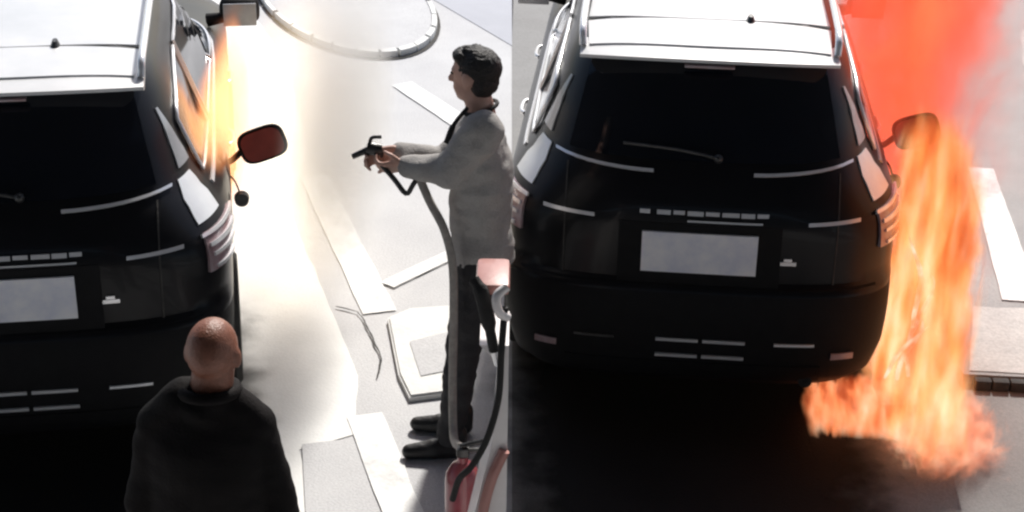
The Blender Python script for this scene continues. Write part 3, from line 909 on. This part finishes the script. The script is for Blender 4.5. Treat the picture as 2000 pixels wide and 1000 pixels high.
# ---- the bald man seen from behind
bh = AY(416, 678, 4.52)
bald = thing('person', 'bald person in black jacket seen from behind next to the car', 'person', (bh.x - .035, bh.y, 0))
hc = Vector((.035, 0, bh.z - .02))
bf = Vector((.18, .98, 0)).normalized()
bm = bmesh.new()
head_parts(bm, hc, bf, .232)
capsule(bm, hc + Vector((0, -.02, -.05)), .064, hc + Vector((-.012, -.012, -.125)), .066)
H0 = hc.z
sh = H0 - .198
for a, ra, b, rb in (((.01, 0, H0 - .16), .05, (0, .01, sh - .15), .10), ((0, .01, sh - .15), .10, (0, 0, .95), .11), ((-.13, 0, sh - .05), .04, (.13, 0, sh - .05), .04)): capsule(bm, a, ra, b, rb)
for sx in (-1, 1):
    e, wr = Vector((sx * .210, -.01, sh - .33)), Vector((sx * .214, .10, sh - .57))
    capsule(bm, (sx * .145, 0, sh - .05), .042, e, .038); capsule(bm, e, .04, wr, .028)
    hand(bm, wr, (0, .2, -1), (-sx, .1, 0), .35)
    k, a = Vector((sx * .10, .02, .50)), Vector((sx * .11, -.02, .09))
    capsule(bm, (sx * .09, 0, .93), .08, k, .055); capsule(bm, k, .053, a, .037)
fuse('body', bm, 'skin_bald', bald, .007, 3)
for sgn in (-1, 1):
    bm = bmesh.new(); ell(bm, hc + Vector((0, 0, .006)) + bf * .080 + Vector((-bf.y, bf.x, 0)) * sgn * .03, (.010, .010, .007)); bm_obj('eye', bm, 'eye_dark', bald)
bm = bmesh.new()
for k in range(10):
    pass
for k in range(28):
    t = k / 27; z = (sh + .0) * (1 - t) + .86 * t
    wq = .125 + .07 * min(1, t * 7) ** .7
    ell(bm, (0, -.005, z), (wq + .012 * t, .095 + .045 * min(1, t * 5), .07))
for sx in (-1, 1):
    e, wr = Vector((sx * .212, -.01, sh - .33)), Vector((sx * .214, .09, sh - .54))
    capsule(bm, (sx * .138, 0, sh - .045), .072, e, .062); capsule(bm, e, .064, wr, .050)
    capsule(bm, (sx * .148, 0, sh - .045), .072, (sx * .05, -.01, sh + .045), .075)
capsule(bm, (.008, -.012, sh + .03), .10, (.018, -.012, H0 - .15), .086)
jb = fuse('jacket', bm, 'jacket_black', bald, .010, 6, .009, 6)
cpts = [Vector((.018 + .082 * math.cos(2 * math.pi * k / 24), -.014 + .086 * math.sin(2 * math.pi * k / 24), H0 - .118 - .012 * math.sin(2 * math.pi * k / 24))) for k in range(24)]
tube('collar', cpts, .019, 'jacket_black', bald, 8, True)
bm = bmesh.new()
for sx in (-1, 1):
    k, a = Vector((sx * .10, .02, .50)), Vector((sx * .11, -.02, .11))
    capsule(bm, (sx * .09, 0, .90), .11, k, .082); capsule(bm, k, .08, a, .064)
capsule(bm, (-.08, 0, .95), .125, (.08, 0, .95), .125)
fuse('trousers', bm, 'trouser_dark', bald, .011, 4, .010, 9)
for sx in (-1, 1):
    bm = bmesh.new(); shoe(bm, Vector((sx * .11, -.05, 0)), (sx * .15, 1, 0), 1.05); fuse('shoe', bm, 'shoe_black', bald, .009, 2)

# ================================================================== FUEL PUMP (slim post on the joint between the bays)
pb = AY(968, 1060, 5.25)
pump = thing('fuel_pump', 'slim pink and white fuel dispenser post with black hose and nozzle', 'fuel pump', (0, 5.25, 0))
def pp(px, py, dy=0.0): return AY(px, py, 5.25 + dy) - Vector((0, 5.25, 0))
tp = pp(998, 540)
xr = min(pp(996, 560).x, pp(996, 990).x)
box('plinth', (xr - .125, .0, .06), (.25, .36, .12), 'kerb_white', pump, bevel=.015)
v, f = [], []
for z, x0 in ((.12, -.215), (.55, -.13), (.95, -.05), (1.25, -.035), (1.32, -.10)):
    for x, y in ((xr + x0, -.12), (xr, -.12), (xr, .14), (xr + x0, .14)): v.append((x, y, z))
for i in range(4):
    for k in range(4):
        l = (k + 1) % 4; f.append((i * 4 + k, i * 4 + l, i * 4 + 4 + l, i * 4 + 4 + k))
f += [(3, 2, 1, 0), (16, 17, 18, 19)]
mesh_obj('pump_body', v, f, 'pump_white', pump, smooth=False)
cz = pp(965, 540).z
box('pump_head', (xr - .058, .0, cz), (.116, .22, .045), 'pump_pink', pump, bevel=.02)
tube('pink_edge', smooth_path([pp(985, 880, -.13), pp(962, 930, -.14), pp(945, 990, -.14), pp(938, 1040, -.14)], 5), .02, 'pump_pink', pump, 10)
hs = thing('pump_nozzle', 'black fuel nozzle and red cuff hooked on the dispenser post', 'nozzle', (0, 5.25, 0))
tube('nozzle_body', smooth_path([pp(925, 545, -.10), pp(940, 570, -.12), pp(952, 620, -.13), pp(965, 685, -.13)], 5), [.020] * 4 + [.026] * 8 + [.018] * 4, 'rubber', hs, 10)
tube('cuff', smooth_path([pp(990, 560, -.14), pp(970, 580, -.16), pp(975, 610, -.16), pp(992, 620, -.14)], 5), .016, 'pump_white', hs, 10)
tube('spout', [pp(965, 680, -.13), pp(972, 712, -.12)], [.016, .012], 'chrome', hs, 10)
hose2 = tube('pump_hose', smooth_path([pp(986, 600, -.14), pp(979, 690, -.16), pp(973, 780, -.17), pp(950, 860, -.18), pp(920, 912, -.17), pp(897, 935, -.13), pp(884, 975, -.06)], 8), .012, 'rubber', None, 10)
hose2.location = (0, 5.25, 0)
tag(hose2, 'black rubber hose curving down from the pink dispenser post', 'hose')

# ================================================================== FIRE, SMOKE, POWDER
def volume_domain(name, lo, hi, label, cat, mat, kind=None):
    lo, hi = Vector(lo), Vector(hi)
    bm = bmesh.new(); bmesh.ops.create_cube(bm, size=2.0)
    me = bpy.data.meshes.new(name); bm.to_mesh(me); bm.free()
    o = bpy.data.objects.new(name, me); COL.objects.link(o)
    o.location = (lo + hi) / 2; o.scale = (hi - lo) / 2
    me.materials.append(mat)
    return tag(o, label, cat, None, kind)
def vol_mat(name, size, dens, emis, ramp, nscale, stretch=(1, 1, .4), edge=(1.0, 1.6), top=0.6, gain=2.0, bias=0.0, col=(.5, .5, .5), rexp=(1, 1, .0), seed=0.0, lean=(0, 0), power=1.0, aniso=0.0, zramp=None, detail=4.0, sharp=1.0, distort=.5):
    """density and glow of a ragged flame or cloud inside a box of the given half size (metres)"""
    m = bpy.data.materials.new(name); m.use_nodes = True
    nt = m.node_tree; nt.nodes.clear(); N, L = nt.nodes.new, nt.links.new
    out = N('ShaderNodeOutputMaterial'); pv = N('ShaderNodeVolumePrincipled')
    L(pv.outputs[0], out.inputs['Volume'])
    tc = N('ShaderNodeTexCoord')
    def math_(op, a, b=None, c=None, clamp=False):
        n = N('ShaderNodeMath'); n.operation = op; n.use_clamp = clamp
        for i, v in enumerate((a, b, c)):
            if v is None: continue
            if isinstance(v, (int, float)): n.inputs[i].default_value = v
            else: L(v, n.inputs[i])
        return n.outputs[0]
    # real-size noise coordinates
    mp_ = N('ShaderNodeMapping'); mp_.inputs['Scale'].default_value = tuple(size[i] * stretch[i] for i in range(3)); mp_.inputs['Location'].default_value = (seed, seed * .7, seed * 1.3)
    L(tc.outputs['Object'], mp_.inputs['Vector'])
    nz = N('ShaderNodeTexNoise'); nz.inputs['Scale'].default_value = nscale; nz.inputs['Detail'].default_value = detail; nz.inputs['Roughness'].default_value = .6; nz.inputs['Distortion'].default_value = distort
    L(mp_.outputs[0], nz.inputs['Vector'])
    sx = N('ShaderNodeSeparateXYZ'); L(tc.outputs['Object'], sx.inputs[0])
    z01 = math_('MULTIPLY_ADD', sx.outputs[2], .5, .5)
    x = math_('SUBTRACT', sx.outputs[0], math_('MULTIPLY', sx.outputs[2], lean[0])); y = math_('SUBTRACT', sx.outputs[1], math_('MULTIPLY', sx.outputs[2], lean[1]))
    q = math_('ADD', math_('MULTIPLY', math_('POWER', math_('ABSOLUTE', x), 2.0), rexp[0]), math_('MULTIPLY', math_('POWER', math_('ABSOLUTE', y), 2.0), rexp[1]))
    q = math_('ADD', q, math_('MULTIPLY', math_('POWER', math_('ABSOLUTE', sx.outputs[2]), 2.0), rexp[2]))
    r = math_('SQRT', q)
    val = math_('MULTIPLY_ADD', math_('SUBTRACT', edge[0], r), edge[1], bias)
    val = math_('ADD', val, math_('MULTIPLY', math_('SUBTRACT', nz.outputs['Fac'], .5), gain))
    val = math_('SUBTRACT', val, math_('MULTIPLY', math_('POWER', z01, 2.0), top))
    val = math_('MULTIPLY', val, sharp, clamp=True)
    # never reach the faces of the box
    for ax in range(3):
        k = math_('MULTIPLY', math_('SUBTRACT', 1.0, math_('ABSOLUTE', sx.outputs[ax])), 6.0, clamp=True)
        if ax == 2: k = math_('MULTIPLY', math_('SUBTRACT', 1.0, sx.outputs[2]), 4.0, clamp=True)
        val = math_('MULTIPLY', val, k)
    vp = math_('POWER', val, power)
    L(math_('MULTIPLY', vp, dens), pv.inputs['Density'])
    L(math_('MULTIPLY', vp, emis), pv.inputs['Emission Strength'])
    pv.inputs['Color'].default_value = (*col, 1); pv.inputs['Anisotropy'].default_value = aniso
    if ramp:
        rp = N('ShaderNodeValToRGB')
        while len(rp.color_ramp.elements) < len(ramp): rp.color_ramp.elements.new(.5)
        for e, (p, c) in zip(rp.color_ramp.elements, ramp): e.position = p; e.color = (*c, 1)
        if zramp is not None:
            nb = N('ShaderNodeTexNoise'); nb.inputs['Scale'].default_value = nscale * 1.9; nb.inputs['Detail'].default_value = 3
            L(mp_.outputs[0], nb.inputs['Vector'])
            L(math_('ADD', math_('MULTIPLY', z01, zramp), math_('MULTIPLY', nb.outputs['Fac'], 1 - zramp)), rp.inputs['Fac'])
        else: L(val, rp.inputs['Fac'])
        L(rp.outputs[0], pv.inputs['Emission Color'])
    return m
def dom(name, lo, hi, label, cat, kind=None, **kw):
    size = [(b - a) / 2 for a, b in zip(lo, hi)]
    return volume_domain(name, lo, hi, label, cat, vol_mat(name + '_volume', size, **kw), kind)
fx = AY(1855, 600, 6.85).x
fire = thing('fire', 'orange fire burning along the right flank of the black car', 'fire', (fx, 6.9, 0))
def under(o, root, nm=None):
    o.location = o.location - root.location; o.parent = root
    for k in ('label', 'category', 'group'):
        if k in o: del o[k]
    return o
under(dom('flame_column', (fx - .26, 6.45, .01), (fx + .12, 7.6, 1.45), None, None,
    dens=8.0, emis=8.0, ramp=[(.37, (1, .84, .56)), (.45, (1, .52, .20)), (.53, (1, .27, .06)), (.61, (.38, .05, .010))], nscale=6.0, stretch=(1, 1, .24), edge=(1.0, 1.3), top=.6, gain=2.3, bias=.05, col=(.35, .12, .05), zramp=.10, detail=6.0, sharp=3.2, distort=1.4), fire)
rx0, rx1 = AY(1650, 100, 8.2).x, AY(1985, 100, 8.2).x
under(dom('flame_plume', (rx0, 7.3, .45), (rx1, 9.8, 2.8), None, None,
    dens=4.6, emis=4.4, ramp=[(.05, (.42, .13, .10)), (.30, (.95, .10, .04)), (.6, (1, .09, .03)), (.95, (1, .24, .08))], nscale=2.6, stretch=(1, 1, .55), edge=(.88, 1.0), top=.10, gain=2.6, bias=.10, col=(.16, .09, .08), rexp=(1, 1, .4), detail=6.0, distort=1.2), fire)
PEACH = [(.32, (1, .72, .48)), (.42, (1, .48, .25)), (.52, (.95, .28, .10)), (.62, (.25, .04, .012))]
a0, a1 = G(1580, 862), G(1850, 792)
under(dom('flame_pool', (a0.x, a0.y, .01), (a1.x, a1.y, .20), None, None,
    dens=16.0, emis=14.0, ramp=PEACH, nscale=5.5, stretch=(1.3, .6, .5), edge=(1.0, 1.5), top=.45, gain=2.1, bias=.05, col=(.4, .15, .08), rexp=(.55, .8, 0), zramp=.06, detail=6.0, sharp=4.0, distort=1.8), fire)
a0, a1 = G(1740, 950), G(1925, 790)
under(dom('flame_pool', (a0.x, a0.y, .01), (a1.x, a1.y, .20), None, None,
    dens=6.0, emis=6.0, ramp=[(.32, (1, .60, .42)), (.42, (.9, .40, .25)), (.52, (.8, .24, .12)), (.62, (.22, .06, .035))], nscale=8.0, stretch=(1, 1, .8), edge=(.95, 1.4), top=.4, gain=2.4, bias=-.05, col=(.4, .2, .14), rexp=(.9, 1.0, 0), zramp=.06, detail=6.0, seed=3.0, sharp=2.6, distort=1.8), fire)
# licking tongues: thin curling tapers of flame
tm = bpy.data.materials.new('flame_tongue'); tm.use_nodes = True; nt = tm.node_tree; nt.nodes.clear()
N, L = nt.nodes.new, nt.links.new
out = N('ShaderNodeOutputMaterial'); em = N('ShaderNodeEmission'); tr = N('ShaderNodeBsdfTransparent'); mx = N('ShaderNodeMixShader')
nz = N('ShaderNodeTexNoise'); nz.inputs['Scale'].default_value = 14; tc = N('ShaderNodeTexCoord'); L(tc.outputs['Object'], nz.inputs['Vector'])
rp = N('ShaderNodeValToRGB'); rp.color_ramp.elements[0].position = .35; rp.color_ramp.elements[0].color = (1, .30, .12, 1); rp.color_ramp.elements[1].position = .65; rp.color_ramp.elements[1].color = (1, .62, .42, 1)
L(nz.outputs['Fac'], rp.inputs['Fac']); L(rp.outputs[0], em.inputs['Color']); em.inputs['Strength'].default_value = 1.1
mr = N('ShaderNodeMapRange'); mr.inputs['From Min'].default_value = .35; mr.inputs['From Max'].default_value = .7; mr.inputs['To Min'].default_value = .25; mr.inputs['To Max'].default_value = .9
L(nz.outputs['Fac'], mr.inputs['Value']); L(mr.outputs[0], mx.inputs[0]); L(tr.outputs[0], mx.inputs[1]); L(em.outputs[0], mx.inputs[2]); L(mx.outputs[0], out.inputs['Surface'])
MATS['flame_tongue'] = tm
rt = random.Random(5)
def tongue(p, h, r, lean=(0, 0)):
    p = Vector(p); pts = []
    ph = rt.uniform(0, 6.28); cu = rt.uniform(.2, .6) * h
    for k in range(9):
        t = k / 8
        pts.append(p + Vector((lean[0] * t + cu * .35 * math.sin(ph + t * 4.5) * t, lean[1] * t + cu * .35 * math.cos(ph + t * 3.7) * t, h * t)))
    rr = [r * (math.sin(math.pi * min(1, .18 + .82 * k / 8)) ** .8 + .02) for k in range(9)]
    tube('flame_tongue', [q - fire.location for q in pts], rr, 'flame_tongue', fire, 8)
for px, py, h, r, ln in ((1728, 738, .26, .010, (.13, 0)), (1752, 742, .32, .013, (.07, .05)), (1774, 735, .50, .013, (.02, .1)), (1782, 640, .45, .013, (.0, .1))):
    tongue(AY(px, py, 6.72), h, r, ln)
sx0, sx1 = AY(1930, 300, 7.6).x, AY(2060, 300, 7.6).x
dom('smoke', (fx + .05, 7.0, .3), (fx + 1.0, 9.2, 2.4), 'pale grey smoke drifting off the flames over the pavement', 'smoke', 'stuff',
    dens=.5, emis=0, ramp=None, nscale=2.2, stretch=(1, 1, .7), edge=(.9, 1.3), top=.1, gain=1.5, bias=0, col=(.86, .86, .84), rexp=(1, 1, .8))
# left bay: powder cloud from the nozzle and the fire's cream glow painted as haze along the car
p0, p1 = AY(520, 250, 7.6), AY(775, 250, 7.6)
dom('powder_cloud', (p0.x, 6.75, .25), (p1.x, 9.2, 1.95), 'white extinguishing powder cloud drifting from the nozzle to the car', 'powder cloud', 'stuff',
    dens=1.7, emis=0, ramp=None, nscale=3.2, stretch=(1, 1, .8), edge=(1.0, 1.4), top=.1, gain=1.2, bias=0, col=(.97, .96, .93), rexp=(1, 1, 1))
q0, q1 = AY(385, 250, 7.8), AY(700, 250, 7.8)
dom('fire_glow_haze', (q0.x, 7.35, .05), (q1.x, 9.6, 1.55), 'cream fire glow painted as a shining haze along the flank of the car being sprayed', 'flame',
    dens=.45, emis=.72, ramp=[(.0, (1, .50, .20)), (.35, (1, .74, .42)), (.8, (1, .88, .64))], nscale=3.0, stretch=(1, .7, .4), edge=(.95, 1.5), top=.4, gain=1.4, bias=0, col=(.9, .85, .75), rexp=(1, 1, .3))

q0, q1 = AY(372, 250, 7.4), AY(462, 250, 7.4)
dom('flank_flame', (q0.x, 6.75, .75), (q1.x, 8.6, 1.62), 'small orange flame licking the rear side window of the car being sprayed', 'flame',
    dens=2.5, emis=4.2, ramp=[(.0, (1, .20, .05)), (.4, (1, .36, .11)), (.8, (1, .52, .22))], nscale=5.0, stretch=(1, .8, .3), edge=(.95, 1.4), top=.4, gain=1.9, bias=0, col=(.5, .3, .2), rexp=(1, 1, .5), detail=4.0, sharp=1.5)
